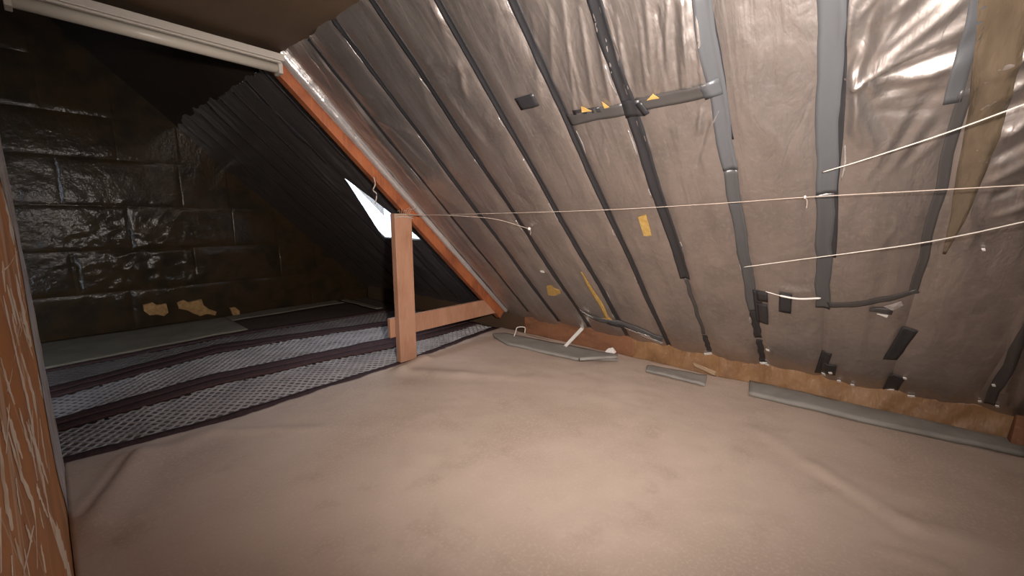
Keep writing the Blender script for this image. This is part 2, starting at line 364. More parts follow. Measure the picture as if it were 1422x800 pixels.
# lengthwise folds above the cross tape
for p0, p1, wd, am in (((838, -10), (872, 130), .012, .018), ((822, 0), (850, 140), .012, .012), ((806, 10), (826, 140), .014, .009), ((858, 20), (874, 120), .008, .014),
                       ((950, -5), (958, 118), .020, .024), ((968, -5), (978, 118), .016, .020), ((930, 0), (926, 118), .020, .014), ((915, 10), (930, 118), .012, -.012),
                       ((900, -5), (908, 112), .02, .010), ((975, 150), (972, 180), .012, .014), ((985, 165), (968, 225), .010, -.010),
                       ((765, 10), (770, 150), .02, .007), ((784, 0), (800, 150), .014, .008), ((740, 20), (752, 130), .02, .006),
                       ((598, 0), (618, 30), .012, .02), ((588, 84), (640, 84), .02, .02), ((606, 108), (650, 100), .018, -.016), ((640, 85), (650, 130), .02, .018), ((625, 130), (670, 190), .02, .01),
                       ((516, 157), (568, 180), .016, .018), ((545, 175), (590, 222), .014, .016), ((470, 110), (515, 170), .018, .016), ((500, 125), (535, 140), .014, .014), ((440, 75), (470, 110), .014, .014),
                       ((420, 60), (447, 90), .014, .012), ((465, 30), (492, 60), .014, .012),
                       ((700, 245), (752, 262), .014, .010), ((712, 262), (740, 280), .012, -.010), ((695, 232), (745, 250), .01, .008)):
    fold(p0, p1, wd, am)
# slack film at the right-hand edge
for k in range(7):
    fold((1360+4*k, 150+24*k), (1440, 95+30*k), .022, .016*(-1)**k)
fold((1370, 110), (1440, 60), .03, .02); fold((1340, 210), (1350, 330), .02, .01); fold((1395, 540), (1430, 410), .03, .03); fold((1405, 560), (1440, 470), .03, -.02)
for p0, p1, wd, am in (((1370, 130), (1425, 112), .010, .014), ((1368, 160), (1430, 138), .010, -.012), ((1362, 185), (1425, 172), .012, .014), ((1356, 205), (1400, 190), .010, .012), ((1350, 215), (1385, 222), .014, .016), ((1385, 90), (1430, 70), .014, .014),
                       ((944, 0), (950, 118), .007, .010), ((960, 0), (968, 116), .006, .012), ((936, 30), (944, 112), .006, -.008), ((922, 0), (916, 80), .008, .008), ((846, 0), (874, 108), .006, .010), ((832, 0), (858, 138), .006, .008), ((890, 20), (900, 120), .008, .010), ((790, 60), (812, 148), .008, .006),
                       ((880, 160), (905, 205), .010, .008), ((1000, 150), (985, 180), .008, .010)):
    fold(p0, p1, wd, am)
# far bay glints
for p0, p1 in (((345, 120), (370, 145)), ((370, 175), (385, 190)), ((380, 150), (420, 195)), ((300, 235), (385, 305)), ((430, 220), (470, 262))):
    fold(p0, p1, .02, .018)

def film_d(u, y):
    u = np.asarray(u, float); y = np.asarray(y, float)
    lines = np.array(sorted(RAFT+[4.22, 4.66, 5.10, 5.54, 5.98, 6.42, 6.86, 7.30, 7.74]))
    k = np.clip(np.searchsorted(lines, y)-1, 0, len(lines)-2)
    wq = np.clip((y-lines[k])/(lines[k+1]-lines[k]), 0, 1)
    edge = 1-np.abs(2*wq-1)**4
    puff = np.array([.030, .022, .036, .026, .032])[k % 5]
    puff = np.where(y > 3.70, puff*.35, puff)
    d = puff*edge*(.8+.3*vnoise(u*.9+k*3.7, k*1.3))
    inner = np.clip(edge*2, 0, 1)
    d = d+inner*(.0045*vnoise(u*1.1+k*7, y*11)+.0035*vnoise(u*3+k, y*6+u*2)+.0016*fbm(u*9+k, y*14, 2)+.004*(ridge(u*2.6+y*3.0, y*5-u*1.6)-.4))
    d = d+inner*.0016*vnoise(u*4+y*26, y*6-u*22)*np.clip((u-1.6)/1.2, 0, 1)
    for (u0, y0, u1, y1, wd, am) in FOLDS:
        du, dy = u1-u0, y1-y0; L2 = du*du+dy*dy
        t = ((u-u0)*du+(y-y0)*dy)/L2; tc = np.clip(t, 0, 1)
        dist2 = (u-u0-tc*du)**2+(y-y0-tc*dy)**2
        ww = wd*(.55+.65*tc)
        d = d+am*np.exp(-(dist2/(ww*ww))**.7)*(.45+.55*np.sin(np.clip(tc, .0, 1)*math.pi*.8+.35))
    return d
U_TOP = -.03
win_poly = [uy(*q) for q in ((479, 247), (500, 262), (520, 277), (545, 297), (562, 313))]
win_poly += [(2.25, 4.20), (uy(579, 333)), (uy(533, 331))]
def in_poly(u, y, poly):
    c = False; n = len(poly)
    for i in range(n):
        (u0, y0), (u1, y1) = poly[i], poly[(i+1) % n]
        if (y0 > y) != (y1 > y) and u < (u1-u0)*(y-y0)/(y1-y0)+u0: c = not c
    return c
def near_poly(u, y, poly):
    best = None
    for i in range(len(poly)):
        a = np.array(poly[i]); b = np.array(poly[(i+1) % len(poly)]); q = np.array((u, y)); t = np.clip((q-a)@(b-a)/((b-a)@(b-a)), 0, 1)
        p = a+t*(b-a); d = np.linalg.norm(p-q)
        if best is None or d < best[0]: best = (d, p)
    return best
def film_panel(y0, y1, parent, nu=190, nv=30, hole=None, topj=0.0, m='film'):
    us = np.linspace(U_TOP, U_EAVE, nu+1); ys = np.linspace(y0, y1, nv+1)
    U, V = np.meshgrid(us, ys, indexing='ij')
    U = U.copy(); U[0, :] += topj*vnoise(ys*7, ys*0+3)
    D = film_d(U, V)
    if hole:
        kill = np.zeros((nu, nv), bool)
        for i in range(nu):
            for j in range(nv):
                kill[i, j] = in_poly((us[i]+us[i+1])/2, (ys[j]+ys[j+1])/2, hole)
        for i in range(nu+1):
            for j in range(nv+1):
                q = [kill[a, b] for a in (i-1, i) for b in (j-1, j) if 0 <= a < nu and 0 <= b < nv]
                if any(q) and not all(q):
                    dd, p = near_poly(U[i, j], V[i, j], hole)
                    if dd < .06: U[i, j], V[i, j] = p
        D = film_d(U, V)
    P = C0+U[..., None]*RD+D[..., None]*NI+V[..., None]*np.array([0, 1.0, 0])
    idx = lambda i, j: i*(nv+1)+j
    f = [(idx(i, j), idx(i, j+1), idx(i+1, j+1), idx(i+1, j)) for i in range(nu) for j in range(nv) if not (hole and kill[i, j])]
    me = bpy.data.meshes.new('film_panel'); me.from_pydata([tuple(q) for q in P.reshape(-1, 3)], [], f); me.update()
    return new_obj('film_panel', me, m, parent, True)

# roof body behind the film with an opening for the roof window (four slabs)
WU0, WU1, WY0, WY1 = 1.10, 2.30, 4.18, 5.08
roof = empty('ceiling_slope', (XC, 0, ZC)); tag(roof, kind='structure')
def roof_slab(u0, u1, y0, y1):
    c = [roof_pt(u, y, o) for o in (-.02, -.14) for (u, y) in ((u0, y0), (u1, y0), (u1, y1), (u0, y1))]
    o = hexa('roof_board', c, 'dark_boards'); adopt(o, roof)
for a in ((-.3, 4.4, Y_NEAR-.1, WY0), (-.3, 4.4, WY1, Y_BACK+.1), (-.3, WU0, WY0, WY1), (WU1, 4.4, WY0, WY1)): roof_slab(*a)
for i in range(len(RAFT)-1):
    hi = RAFT[i+1]
    adopt(film_panel(RAFT[i], hi, None, 240 if -.7 < RAFT[i] < 1.6 else 150, 46 if -.7 < RAFT[i] < 1.6 else 30, topj=.03), roof)
adopt(film_panel(3.70, 5.54, None, 230, 120, hole=win_poly, topj=.04, m='film_far'), roof)
adopt(film_panel(5.54, 6.42, None, 130, 30, topj=.05, m='film_far'), roof); adopt(film_panel(6.42, Y_BACK, None, 130, 30, topj=.05, m='film_far'), roof)

def roof_patch(name, pts, m, off=.003, n=10, wid=None, widpts=None, adoptee=True):
    """a strip (tape) that follows the film: pts = polyline in (u,y), wid = width (number or list)"""
    P = np.array(pts, float); seg = np.linalg.norm(np.diff(P, axis=0), axis=1); cum = np.concatenate([[0], np.cumsum(seg)])
    N = max(2, int(cum[-1]/.03)); s = np.linspace(0, cum[-1], N+1)
    U = np.interp(s, cum, P[:, 0]); Y = np.interp(s, cum, P[:, 1])
    W = np.interp(s, cum, wid) if isinstance(wid, (list, tuple)) else np.full(N+1, wid)
    tu = np.gradient(U); ty = np.gradient(Y); L = np.hypot(tu, ty); nu_, ny_ = -ty/L, tu/L
    K = 4; rows = []
    for j in range(K+1):
        q = (j/K-.5)*W*(1+.04*vnoise(s*14+j*3, s*0+U[0]*9))
        uu, yy = U+nu_*q, Y+ny_*q
        rows.append(C0+uu[:, None]*RD+(film_d(uu, yy)+off)[:, None]*NI+yy[:, None]*np.array([0, 1.0, 0]))
    G = np.stack(rows, 1); n1 = N+1
    v = np.vstack([G.reshape(-1, 3), (G-NI*.003).reshape(-1, 3)]); f = []; o = n1*(K+1)
    ix = lambda i, j: i*(K+1)+j
    for i in range(N):
        for j in range(K): f += [(ix(i, j), ix(i, j+1), ix(i+1, j+1), ix(i+1, j)), (o+ix(i, j), o+ix(i+1, j), o+ix(i+1, j+1), o+ix(i, j+1))]
        f += [(ix(i, 0), ix(i+1, 0), o+ix(i+1, 0), o+ix(i, 0)), (ix(i, K), o+ix(i, K), o+ix(i+1, K), ix(i+1, K))]
    for j in range(K): f += [(ix(0, j), o+ix(0, j), o+ix(0, j+1), ix(0, j+1)), (ix(N, j), ix(N, j+1), o+ix(N, j+1), o+ix(N, j))]
    ob = pyd(name, v, f, m, None, True); adopt(ob, roof); return ob
def tape(pxs, wid, m, off=.004, name='tape_strip'):
    return roof_patch(name, [uy(*q) for q in pxs], m, off, wid=wid)
def px_poly(name, pxs, m, off=.006, thick=.004):
    pts = [uy(*q) for q in pxs]; n = len(pts)
    c = np.mean(pts, 0); ring = [(a, b) for a, b in pts]
    v = []; 
    for o in (off, off-thick):
        for (a, b) in ring: v.append(roof_pt(a, b, float(film_d(a, b))+o))
        v.append(roof_pt(c[0], c[1], float(film_d(c[0], c[1]))+o))
    f = [(i, (i+1) % n, n) for i in range(n)]+[(n+1+(i+1) % n, n+1+i, 2*n+1) for i in range(n)]+[((i+1) % n, i, n+1+i, n+1+(i+1) % n) for i in range(n)]
    ob = pyd(name, v, f, m, None, False); adopt(ob, roof); return ob

# tapes down each rafter line
def rline(y, u0, u1, wid, m, y1=None, **k):
    yy = y if y1 is None else y1
    n = 8; pts = [(u0+(u1-u0)*t/n, y+(yy-y)*t/n+.006*math.sin(t*2.1+y*9)) for t in range(n+1)]
    return roof_patch('tape_strip', pts, m, wid=wid, **k)
rline(3.27, .0, 3.6, .035, 'tape'); rline(2.84, -.02, 3.7, .045, 'tape'); rline(2.40, -.03, 3.7, .055, 'tape')
rline(1.93, -.02, 3.75, .05, 'tape'); rline(1.48, -.02, 3.78, .05, 'tape'); rline(1.07, -.02, 2.55, .075, 'tape')
rline(1.075, 2.55, 3.4, .03, 'tape_dusty'); rline(1.075, 3.42, 3.72, .045, 'tape')
rline(.63, -.02, 1.5, .075, 'tape_grey'); rline(.63, 1.5, 2.9, .068, 'tape_grey_shaded'); rline(.63, 2.9, 3.3, .055, 'tape'); rline(.625, 3.33, 3.74, .045, 'tape'); rline(.605, -.02, 1.3, .03, 'tape', off=.002)  # narrow black strip beside the grey tape paints its shadowed valley
rline(.205, -.02, 1.7, .085, 'tape_grey'); rline(.205, 1.7, 2.75, .078, 'tape_grey_shaded'); rline(.165, -.02, 2.2, .03, 'tape', off=.002)  # black strip on the right edge again stands for valley shadow
rline(-.178, -.02, 1.25, .05, 'tape_grey'); rline(-.20, 1.2, 2.5, .04, 'tape_dusty', y1=-.215)
rline(-.66, 2.2, 3.7, .05, 'tape_dusty', y1=-.72)
for y in (4.22, 4.66, 5.10, 5.54, 5.98, 6.42, 6.86): 
    if 4.2 < y < 5.08: rline(y, 2.5, 3.6, .04, 'tape'); rline(y, 0, 1.0, .04, 'tape')
    else: rline(y, .02, 3.6, .04, 'tape')
# brown paper facing showing beside the rafter at the right
roof_patch('paper_facing', [uy(1400, -30), uy(1391, 40), uy(1372, 150), uy(1350, 230), uy(1330, 300), uy(1311, 350)], 'kraft_roof', .004, wid=[.12, .115, .10, .085, .05, .012])
# cross tape joining three panels
tape([(722, 141), (736, 137), (748, 133)], .085, 'tape'); tape([(790, 166), (830, 155), (870, 149)], .075, 'tape_dusty'); tape([(798, 153), (836, 149)], .03, 'tape')
tape([(868, 150), (892, 147)], .10, 'tape', .008); tape([(886, 143), (940, 131), (1000, 118)], .075, 'tape_dusty', .006); tape([(978, 124), (1002, 117)], .085, 'tape_grey', .010)
tape([(890, 150), (898, 145)], .08, 'tape', .01)
# yellow foam showing through small tears, and a yellow sticker
px_poly('sticker', [(888, 297), (899, 294), (907, 323), (896, 324)], 'ochre')
px_poly('foam_tear', [(760, 395), (766, 394), (771, 399), (778, 401), (780, 405), (771, 409), (762, 408), (761, 402)], 'ochre')
px_poly('foam_tear', [(810, 143), (824, 150), (811, 151)], 'ochre', .012); px_poly('foam_tear', [(838, 137), (849, 144), (842, 146)], 'ochre', .012); px_poly('foam_tear', [(909, 125), (918, 131), (901, 134)], 'ochre', .014)
tape([(809, 374), (822, 398), (836, 420), (846, 440)], [.012, .05, .05, .04], 'ochre', .006, 'foam_tear')
tape([(832, 440), (850, 440)], .05, 'ochre', .007, 'foam_tear')
# black patches low down
tape([(1051, 402), (1056, 446)], .055, 'tape', .006); tape([(1059, 402), (1060, 415)], .07, 'tape', .009); tape([(1059, 419), (1061, 446)], .07, 'tape', .010)
tape([(1092, 404), (1091, 429)], .075, 'tape', .012)
tape([(1149, 487), (1138, 517)], .065, 'tape', .006); tape([(1152, 503), (1150, 516)], .10, 'tape', .008)
tape([(1264, 455), (1236, 497)], .075, 'tape', .008); tape([(1247, 520), (1236, 540)], .085, 'tape', .006)
tape([(1150, 421), (1185, 420), (1230, 412), (1275, 403)], [.05, .045, .05, .03], 'tape_dusty', .005); tape([(1208, 426), (1240, 430)], [.03, .06], 'tape_dusty', .008)
px_poly('film_scrap', [(1228, 422), (1252, 414), (1255, 420), (1240, 427)], 'film_bright', .012)
px_poly('film_scrap', [(1218, 432), (1234, 434), (1232, 437)], 'white', .012)
# torn silver edge of film over the board, left of centre
tape([(806, 430), (835, 440), (880, 452), (920, 470)], [.05, .09, .10, .12], 'tape_grey', .010); tape([(805, 426), (826, 437)], .02, 'film_bright', .014); tape([(868, 452), (905, 464)], .03, 'film_bright', .018)
tape([(845, 444), (872, 455)], .05, 'tape', .016); tape([(890, 460), (922, 474)], .05, 'film_bright', .017)
# bright slivers painting in highlights on film edges beside the tapes
rl = random.Random(5)
for yy, us, side in ((1.07, (.35, .75, 1.15, 1.6, 2.1), .05), (1.48, (.3, 1.1, 2.0, 2.6, 3.1), .033), (1.93, (.9, 1.25, 1.7, 2.9, 3.3), .035), (.62, (2.3, 3.0), -.045), (2.40, (.5, 1.2, 1.9), .038), (2.84, (.1, .9), .03), (.195, (.5, 1.4), -.055), (3.27, (.6, 1.2), .025)):
    for u in us:
        L = rl.uniform(.06, .22); a = rl.uniform(-.008, .008); sd = side*rl.choice((1, 1, -1))
        roof_patch('edge_glint', [(u, yy+sd), (u+L*.5, yy+sd+a), (u+L, yy+sd*.9)], 'film_bright', .002, wid=[.002, rl.uniform(.006, .011), .002])
# staples and scraps of white foam along the foot of the film
for (x, y) in ((984, 489), (1061, 502), (1066, 505), (1144, 517), (1154, 514), (1166, 525), (1185, 529), (1237, 540), (1257, 521), (1266, 546), (1385, 561), (1361, 556), (1380, 533), (1067, 483), (1366, 340), (755, 374), (512+0, 402)):
    s = 3 if x not in (984, 1061, 1237, 1266) else 5.5
    px_poly('staple_scrap', [(x-s, y-1.3), (x+s-1, y-1.0), (x+s, y+1.0), (x-s+1, y+.9)], 'white', .014, .008)

# ------------------------------------------------------------------ roof window
win = empty('window_1', tuple(roof_pt((WU0+WU1)/2, (WY0+WY1)/2, -.1))); tag(win, kind='structure')
def rbox(name, u0, u1, y0, y1, o0, o1, m, parent):
    c = [roof_pt(u, y, o) for o in (o0, o1) for (u, y) in ((u0, y0), (u1, y0), (u1, y1), (u0, y1))]
    ob = hexa(name, c, m); adopt(ob, parent); return ob
T = .05
rbox('window_frame', WU0, WU1, WY0, WY0+T, -.02, -.22, 'reveal', win); rbox('window_frame', WU0, WU1, WY1-T, WY1, -.02, -.22, 'reveal', win)
rbox('window_frame', WU0, WU0+T, WY0+T, WY1-T, -.02, -.22, 'reveal', win); rbox('window_frame', WU1-T, WU1, WY0+T, WY1-T, -.02, -.22, 'reveal', win)
rbox('glazing_bar', WU0+T, WU1-T, (WY0+WY1)/2-.012, (WY0+WY1)/2+.012, -.17, -.20, 'reveal', win)
rbox('pane', WU0+T, WU1-T, WY0+T, (WY0+WY1)/2-.012, -.182, -.186, 'glass', win); rbox('pane', WU0+T, WU1-T, (WY0+WY1)/2+.012, WY1-T, -.182, -.186, 'glass', win)
pl = bpy.data.lights.new('window_portal', 'AREA'); pl.shape = 'RECTANGLE'; pl.size = WU1-WU0; pl.size_y = WY1-WY0; pl.cycles.is_portal = True
po = bpy.data.objects.new('window_portal', pl); COL.objects.link(po)
Xa, Za = Vector(RD), Vector(-NI); Ya = Za.cross(Xa)
po.matrix_world = Matrix.Translation(Vector(roof_pt((WU0+WU1)/2, (WY0+WY1)/2, -.23))) @ Matrix((Xa, Ya, Za)).transposed().to_4x4()

# outside: ground and a neighbouring house seen through the window
MT['ground'] = mat('outside_ground', (.20, .22, .16), .9); MT['house_wall'] = mat('house_render', (.62, .64, .68), .8); MT['house_roof'] = mat('house_slates', (.16, .20, .28), .6); MT['house_glass'] = mat('house_window', (.05, .07, .10), .1)
gd = box('ground', (4.8, -30, -5.2), (70, 60, -5.0), 'ground'); tag(gd, kind='structure')
hs = empty('house', (24, 32, -5)); tag(hs, 'pale neighbouring house with slate roof seen through the roof window', 'house')
adopt(box('wall', (20, 28, -5), (28, 38, .9), 'house_wall'), hs)
adopt(hexa('roof', [(19.5, 27.5, .8), (28.5, 27.5, .8), (28.5, 38.5, .8), (19.5, 38.5, .8), (23.9, 27.5, 3.9), (24.1, 27.5, 3.9), (24.1, 38.5, 3.9), (23.9, 38.5, 3.9)], 'house_roof'), hs)
for y in (29.5, 32.2, 34.9): adopt(box('window', (19.93, y, -1.6), (20.02, y+1.3, .1), 'house_glass'), hs)

# ================================================================== BACK WALL: film-faced batts
wb = hexa('wall_back', [(-1.7, Y_BACK, -.1), (4.7, Y_BACK, -.1), (4.7, Y_BACK+.12, -.1), (-1.7, Y_BACK+.12, -.1),
                        (-1.7, Y_BACK, 4.6), (4.7, Y_BACK, 4.6), (4.7, Y_BACK+.12, 4.6), (-1.7, Y_BACK+.12, 4.6)], 'dark_film'); tag(wb, kind='structure')
rnd = random.Random(3)
zb = [0.0, .555, 1.11, 1.69, 2.29, 2.81, 3.42, 4.03]
for r in range(len(zb)-1):
    z0, z1 = zb[r]+.003, zb[r+1]-.003
    x = -1.62-.6*(r % 2)+rnd.uniform(-.1, .1)
    while x < 4.4:
        x0, x1 = max(x, -1.6), x+1.2+rnd.uniform(-.05, .05)-.006
        xm = XC+(ZC-z1)/math.tan(TH)                         # slope cuts the row here
        xl = -1.6 if z1 < 2.9 else XR-(ZR-z1)/math.tan(TH)
        x0 = max(x0, xl+.0); x1 = min(x1, xm-.03)
        if x1-x0 > .12:
            def bf(U, V, x0=x0, x1=x1, z0=z0, z1=z1, s=r*5.3+x):
                X = x0+(x1-x0)*U; Z = z0+(z1-z0)*V
                e = np.clip((1-np.abs(2*U-1)**40)*(1-np.abs(2*V-1)**9), 0, 1)
                act = np.clip(1.3-np.hypot((X-.95)/.9, (Z-1.0)/.8), .12, 1)
                d = .006+e*(.006+.004*fbm(X*2+s, Z*2+s)+act*(.016*ridge(X*2.6+Z*1.5+s, Z*3.4-X+s)+.012*ridge(X*5-Z*3+s, Z*2+X*2)+.006*fbm(X*14, Z*14)))
                return np.stack([X, Y_BACK-d, Z], -1)
            grid('insulation_batt', bf, 44, 26, 'dark_film', wb, thick=None)
        x = x+1.2
MT['tan'] = mat('tan_insulation', (.42, .24, .09), .9, noise=((25, 25, 25), 4, (.30, .16, .06), .4, .65), bump=[((60, 60, 60), .5, .01)])
def wall_poly(pxs):
    P = [on_y(x, y, Y_BACK-.085) for x, y in pxs]; n = len(P); c = sum(P)/n-np.array([0, .02, 0])
    v = P+[c]+[p+np.array([0, .07, 0]) for p in P]
    f = [(i, n, (i+1) % n) for i in range(n)]+[(i, (i+1) % n, n+1+(i+1) % n, n+1+i) for i in range(n)]
    pyd('torn_patch', v, f, 'tan', wb)
wall_poly([(199, 424), (212, 420), (218, 424), (231, 422), (234, 434), (228, 439), (218, 437), (208, 438), (200, 432)])
wall_poly([(246, 421), (255, 417), (262, 420), (280, 416), (283, 424), (291, 430), (301, 433), (299, 438), (288, 436), (278, 439), (268, 435), (260, 431), (249, 429)])
wall_poly([(320, 428), (327, 427), (333, 432), (333, 437), (324, 438)])

# ================================================================== TIMBER FRAME
fr = empty('roof_truss', (2.46, 3.68, 0)); tag(fr, 'orange timber rafter with upright post and short low crossbar', 'truss')
RY0, RY1, ROFF = 3.72, 3.80, .155
c = [roof_pt(u, y, o) for o in (0, ROFF) for (u, y) in ((-.04, RY0), (3.66, RY0), (3.66, RY1), (-.04, RY1))]
adopt(hexa('rafter', c, 'wood', None, .006), fr)
adopt(box('post', (2.365, 3.635, -.03), (2.57, 3.715, 1.575), 'wood_pale', None, .006), fr)
zt, zb_ = .482, .275
xe0 = XC+(ZC-zt)/math.tan(TH)-.02; xe1 = XC+(ZC-zb_)/math.tan(TH)-.06
c = [(2.31, 3.722, zb_), (xe1, 3.722, zb_), (xe1, 3.772, zb_), (2.31, 3.772, zb_), (2.31, 3.722, zt), (xe0, 3.722, zt), (xe0, 3.772, zt), (2.31, 3.772, zt)]
adopt(hexa('crossbar', c, 'wood_pale', None, .005), fr)
# film wrapped over the top edge of the rafter
def ff(U, V):
    u = -.03+3.68*U; wv = .35*vnoise(u*6, u*0+2)+.2*vnoise(u*17, u*0+5)
    a = V*math.pi*.95; r = (.030+.008*wv)*(1-.45*U)
    y = 3.690-r*np.cos(a)*1.6; o = .016+r*np.sin(a)*1.7+.022*V*(1-.5*U)
    y = np.minimum(y, RY0+.002)
    return C0+u[..., None]*RD+o[..., None]*NI+y[..., None]*np.array([0, 1.0, 0])
adopt(grid('film_flap', ff, 140, 14, 'film_bright'), fr)
# string wound round the head of the post
for k, z in enumerate((1.545, 1.556, 1.565, 1.53)):
    a = .006+.002*k
    ring = [(2.365-a, 3.635-a, z), (2.47, 3.632-a, z+.012*(k % 2)), (2.57+a, 3.635-a, z-.008), (2.572+a, 3.68, z), (2.57+a, 3.715+a, z+.006)]
    adopt(tube('binding_string', bez(ring, 4), .0035, 'string_dull', None, 5), fr)
for k in range(6):
    a = rnd.uniform(-1, 1)
    adopt(tube('binding_string', bez([(2.42+.02*k, 3.625, 1.56), (2.40+.03*k, 3.60, 1.60+.02*a), (2.37+.05*k, 3.59, 1.58+.06*a)], 4), .002, 'string_dull', None, 4), fr)

# ================================================================== FLOOR COVERINGS
def pline(pts):
    X = [p[0] for p in pts]; Y = [p[1] for p in pts]
    return lambda x: np.interp(x, X, Y)
near1 = pline([(-1.6, 3.66), (-.11, 3.60), (.2, 3.57), (.68, 3.50), (1.4, 3.53), (2.22, 3.57), (2.7, 3.60), (3.87, 3.80), (4.3, 3.85)])
m1n = pline([(-1.6, 3.80), (-.11, 3.74), (.72, 3.64), (2.28, 3.67), (3.9, 3.91), (4.3, 3.95)])
m1f = pline([(-1.6, 4.25), (-.10, 4.27), (.9, 4.42), (1.8, 4.36), (2.6, 4.20), (4.2, 4.25)])
mid12 = pline([(-1.6, 4.38), (-.1, 4.40), (.95, 4.58), (2.75, 4.36), (4.2, 4.40)])
m2n = pline([(-1.6, 4.52), (-.09, 4.54), (.98, 4.74), (2.86, 4.57), (4.2, 4.58)])
m2f = pline([(-1.6, 5.10), (-.08, 5.16), (1.17, 5.55), (2.2, 5.42), (3.24, 5.16), (4.2, 5.10)])
mid23 = pline([(-1.6, 5.25), (-.07, 5.32), (1.2, 5.71), (3.3, 5.26), (4.2, 5.2)])
m3n = pline([(-1.6, 5.42), (-.07, 5.48), (1.25, 5.88), (3.36, 5.36), (4.2, 5.3)])
m3f = pline([(-1.6, 6.0), (-.06, 6.1), (1.34, 6.24), (3.79, 6.01), (4.2, 6.0)])
end3 = pline([(-1.6, 6.1), (-.06, 6.2), (1.34, 6.36), (3.79, 6.12), (4.2, 6.1)])
def band(name, fa, fb, x0, x1, z0, m, parent, nx=60, ny=6, wob=.006, bumpz=.006):
    def fn(U, V):
        x = x0+(x1-x0)*U; a = fa(x)+wob*vnoise(x*9, x*0+1); b = fb(x)+wob*vnoise(x*9, x*0+7)
        y = a+(b-a)*V; z = z0+bumpz*fbm(x*4, y*6, 2)
        return np.stack([x, y, z], -1)
    return grid(name, fn, nx, ny, m, parent, thick=(0, 0, -.012))
def net(fa, fb, x0, x1, z0, parent, lam=.074, pitch=.047, rw=.0075, th=.007):
    v = []; f = []; X = np.arange(x0, x1, lam/6); y_lo, y_hi = float(np.min(fa(X))), float(np.max(fb(X)))
    k = 0; y = y_lo
    while y < y_hi:
        Y = y+.34*pitch*np.sin(2*math.pi*X/lam+k*math.pi)+.03*vnoise(X*1.3, X*0+y*.6)
        ok = (Y > fa(X)-.004) & (Y < fb(X)+.004)
        Z = z0+.006*fbm(X*4, Y*6, 2)+.012*np.exp(-((X-.33-.12*(Y-3.7))/.05)**2)
        prev = None
        for i in range(len(X)):
            if not ok[i]: prev = None; continue
            b = len(v)
            v += [(X[i], Y[i]-rw, Z[i]-th), (X[i], Y[i]-rw*.7, Z[i]+th*.4), (X[i], Y[i]+rw*.7, Z[i]+th*.4), (X[i], Y[i]+rw, Z[i]-th)]
            if prev is not None:
                f += [(prev+q, b+q, b+q+1, prev+q+1) for q in range(3)]
            prev = b
        k += 1; y += pitch
    o = pyd('net_weave', v, f, 'rug_net', parent); return tag(o, kind='stuff')
def runner(label, e0, a, b, e1, x0, x1, z, far=False, group='mesh runners'):
    t = empty('floor_runner', ((x0+x1)/2, float(e0((x0+x1)/2)), z)); tag(t, label, 'rug', group)
    adopt(band('backing', a, b, x0, x1, z, 'rug_base', None), t)
    adopt(band('border', e0, lambda x: a(x)+.01, x0, x1, z+.024, 'rug_border', None, 90, 3, .008, .004), t)
    adopt(band('border', lambda x: b(x)-.01, e1, x0, x1, z+.024, 'rug_border', None, 90, 3, .008, .004), t)
    nn = net(a, b, x0, x1, z+.006, None, rw=.0105 if not far else .012); adopt(nn, t)
    if far: nn.data.materials[0] = MT['rug_net_shaded']
    return t
runner('grey mesh runner with brown borders, first beyond the beige sheet', lambda x: near1(x)-.05, m1n, m1f, mid12, -1.5, 4.12, -.014)
runner('grey mesh runner with brown borders, second beyond the beige sheet', mid12, m2n, m2f, mid23, -1.5, 4.1, -.014)
runner('mesh runner with brown borders and falloff-darkened net, third beyond the beige sheet', mid23, m3n, m3f, end3, -1.5, 4.05, -.014, True)
dk = band('floor_mat', lambda x: end3(x)-.01, lambda x: 0*x+7.16, 1.66, 3.62, .0, 'rug_dark', None, 40, 20); tag(dk, 'dark brown mat in the far corner beside the pale sheet', 'mat')
# pale sheet by the back wall: wide on the left, a narrow tongue on along the wall
def pale(name, x0, x1, fa, y1, lab, z=.02):
    def fn(U, V):
        x = x0+(x1-x0)*U; a = fa(x); y = a+(y1-a)*V
        return np.stack([x, y, z+.006*fbm(x*3, y*3, 2)], -1)
    o = grid(name, fn, 60, 16, 'pale_sheet', None, thick=(0, 0, -.015)); tag(o, lab, 'sheet'); return o
pale('floor_sheet', -1.58, 1.74, lambda x: end3(x)+.01+.06*np.clip((x-1.5)/.24, 0, 1), Y_BACK-.06, 'pale wide sheet lying along the dark back wall at left')
pale('floor_strip', 1.75, 3.55, lambda x: 7.14+.10*np.clip((x-1.7)/1.8, 0, 1), Y_BACK-.06, 'narrow pale strip along the foot of the back wall')
o = band('floor_strip', lambda x: 0*x+6.2, lambda x: 0*x+7.5, 3.60, 3.72, .03, 'pale_sheet', None, 6, 20); tag(o, 'short pale strip in the far corner under the slope', 'strip')

# large beige sheet
def carpet_z(x, y):
    z = .018+.006*fbm(x*1.3, y*1.3, 3)+.003*fbm(x*5, y*5, 2)
    def f(p0, p1, wd, am):
        a, b = on_floor(*p0), on_floor(*p1); dx, dy = b[0]-a[0], b[1]-a[1]; L = dx*dx+dy*dy
        t = np.clip(((x-a[0])*dx+(y-a[1])*dy)/L, 0, 1); d2 = (x-a[0]-t*dx)**2+(y-a[1]-t*dy)**2
        return am*np.exp(-d2/wd**2)
    z = z+f((190, 640), (128, 740), .10, .045)+f((210, 640), (300, 600), .10, .02)-f((178, 642), (118, 720), .03, .02)
    z = z+f((1130, 650), (1270, 735), .06, .009)+f((1270, 735), (1430, 775), .07, .009)+f((1230, 770), (1300, 790), .04, .008)+f((1050, 600), (1130, 650), .07, .006)
    z = z-f((1140, 668), (1260, 746), .05, .006)
    z = z+f((560, 518), (640, 522), .10, .018)+f((640, 522), (730, 528), .07, .007)+f((590, 500), (560, 515), .07, .03)
    z = z+f((300, 605), (440, 600), .05, .012)
    return z
cy0 = -2.3
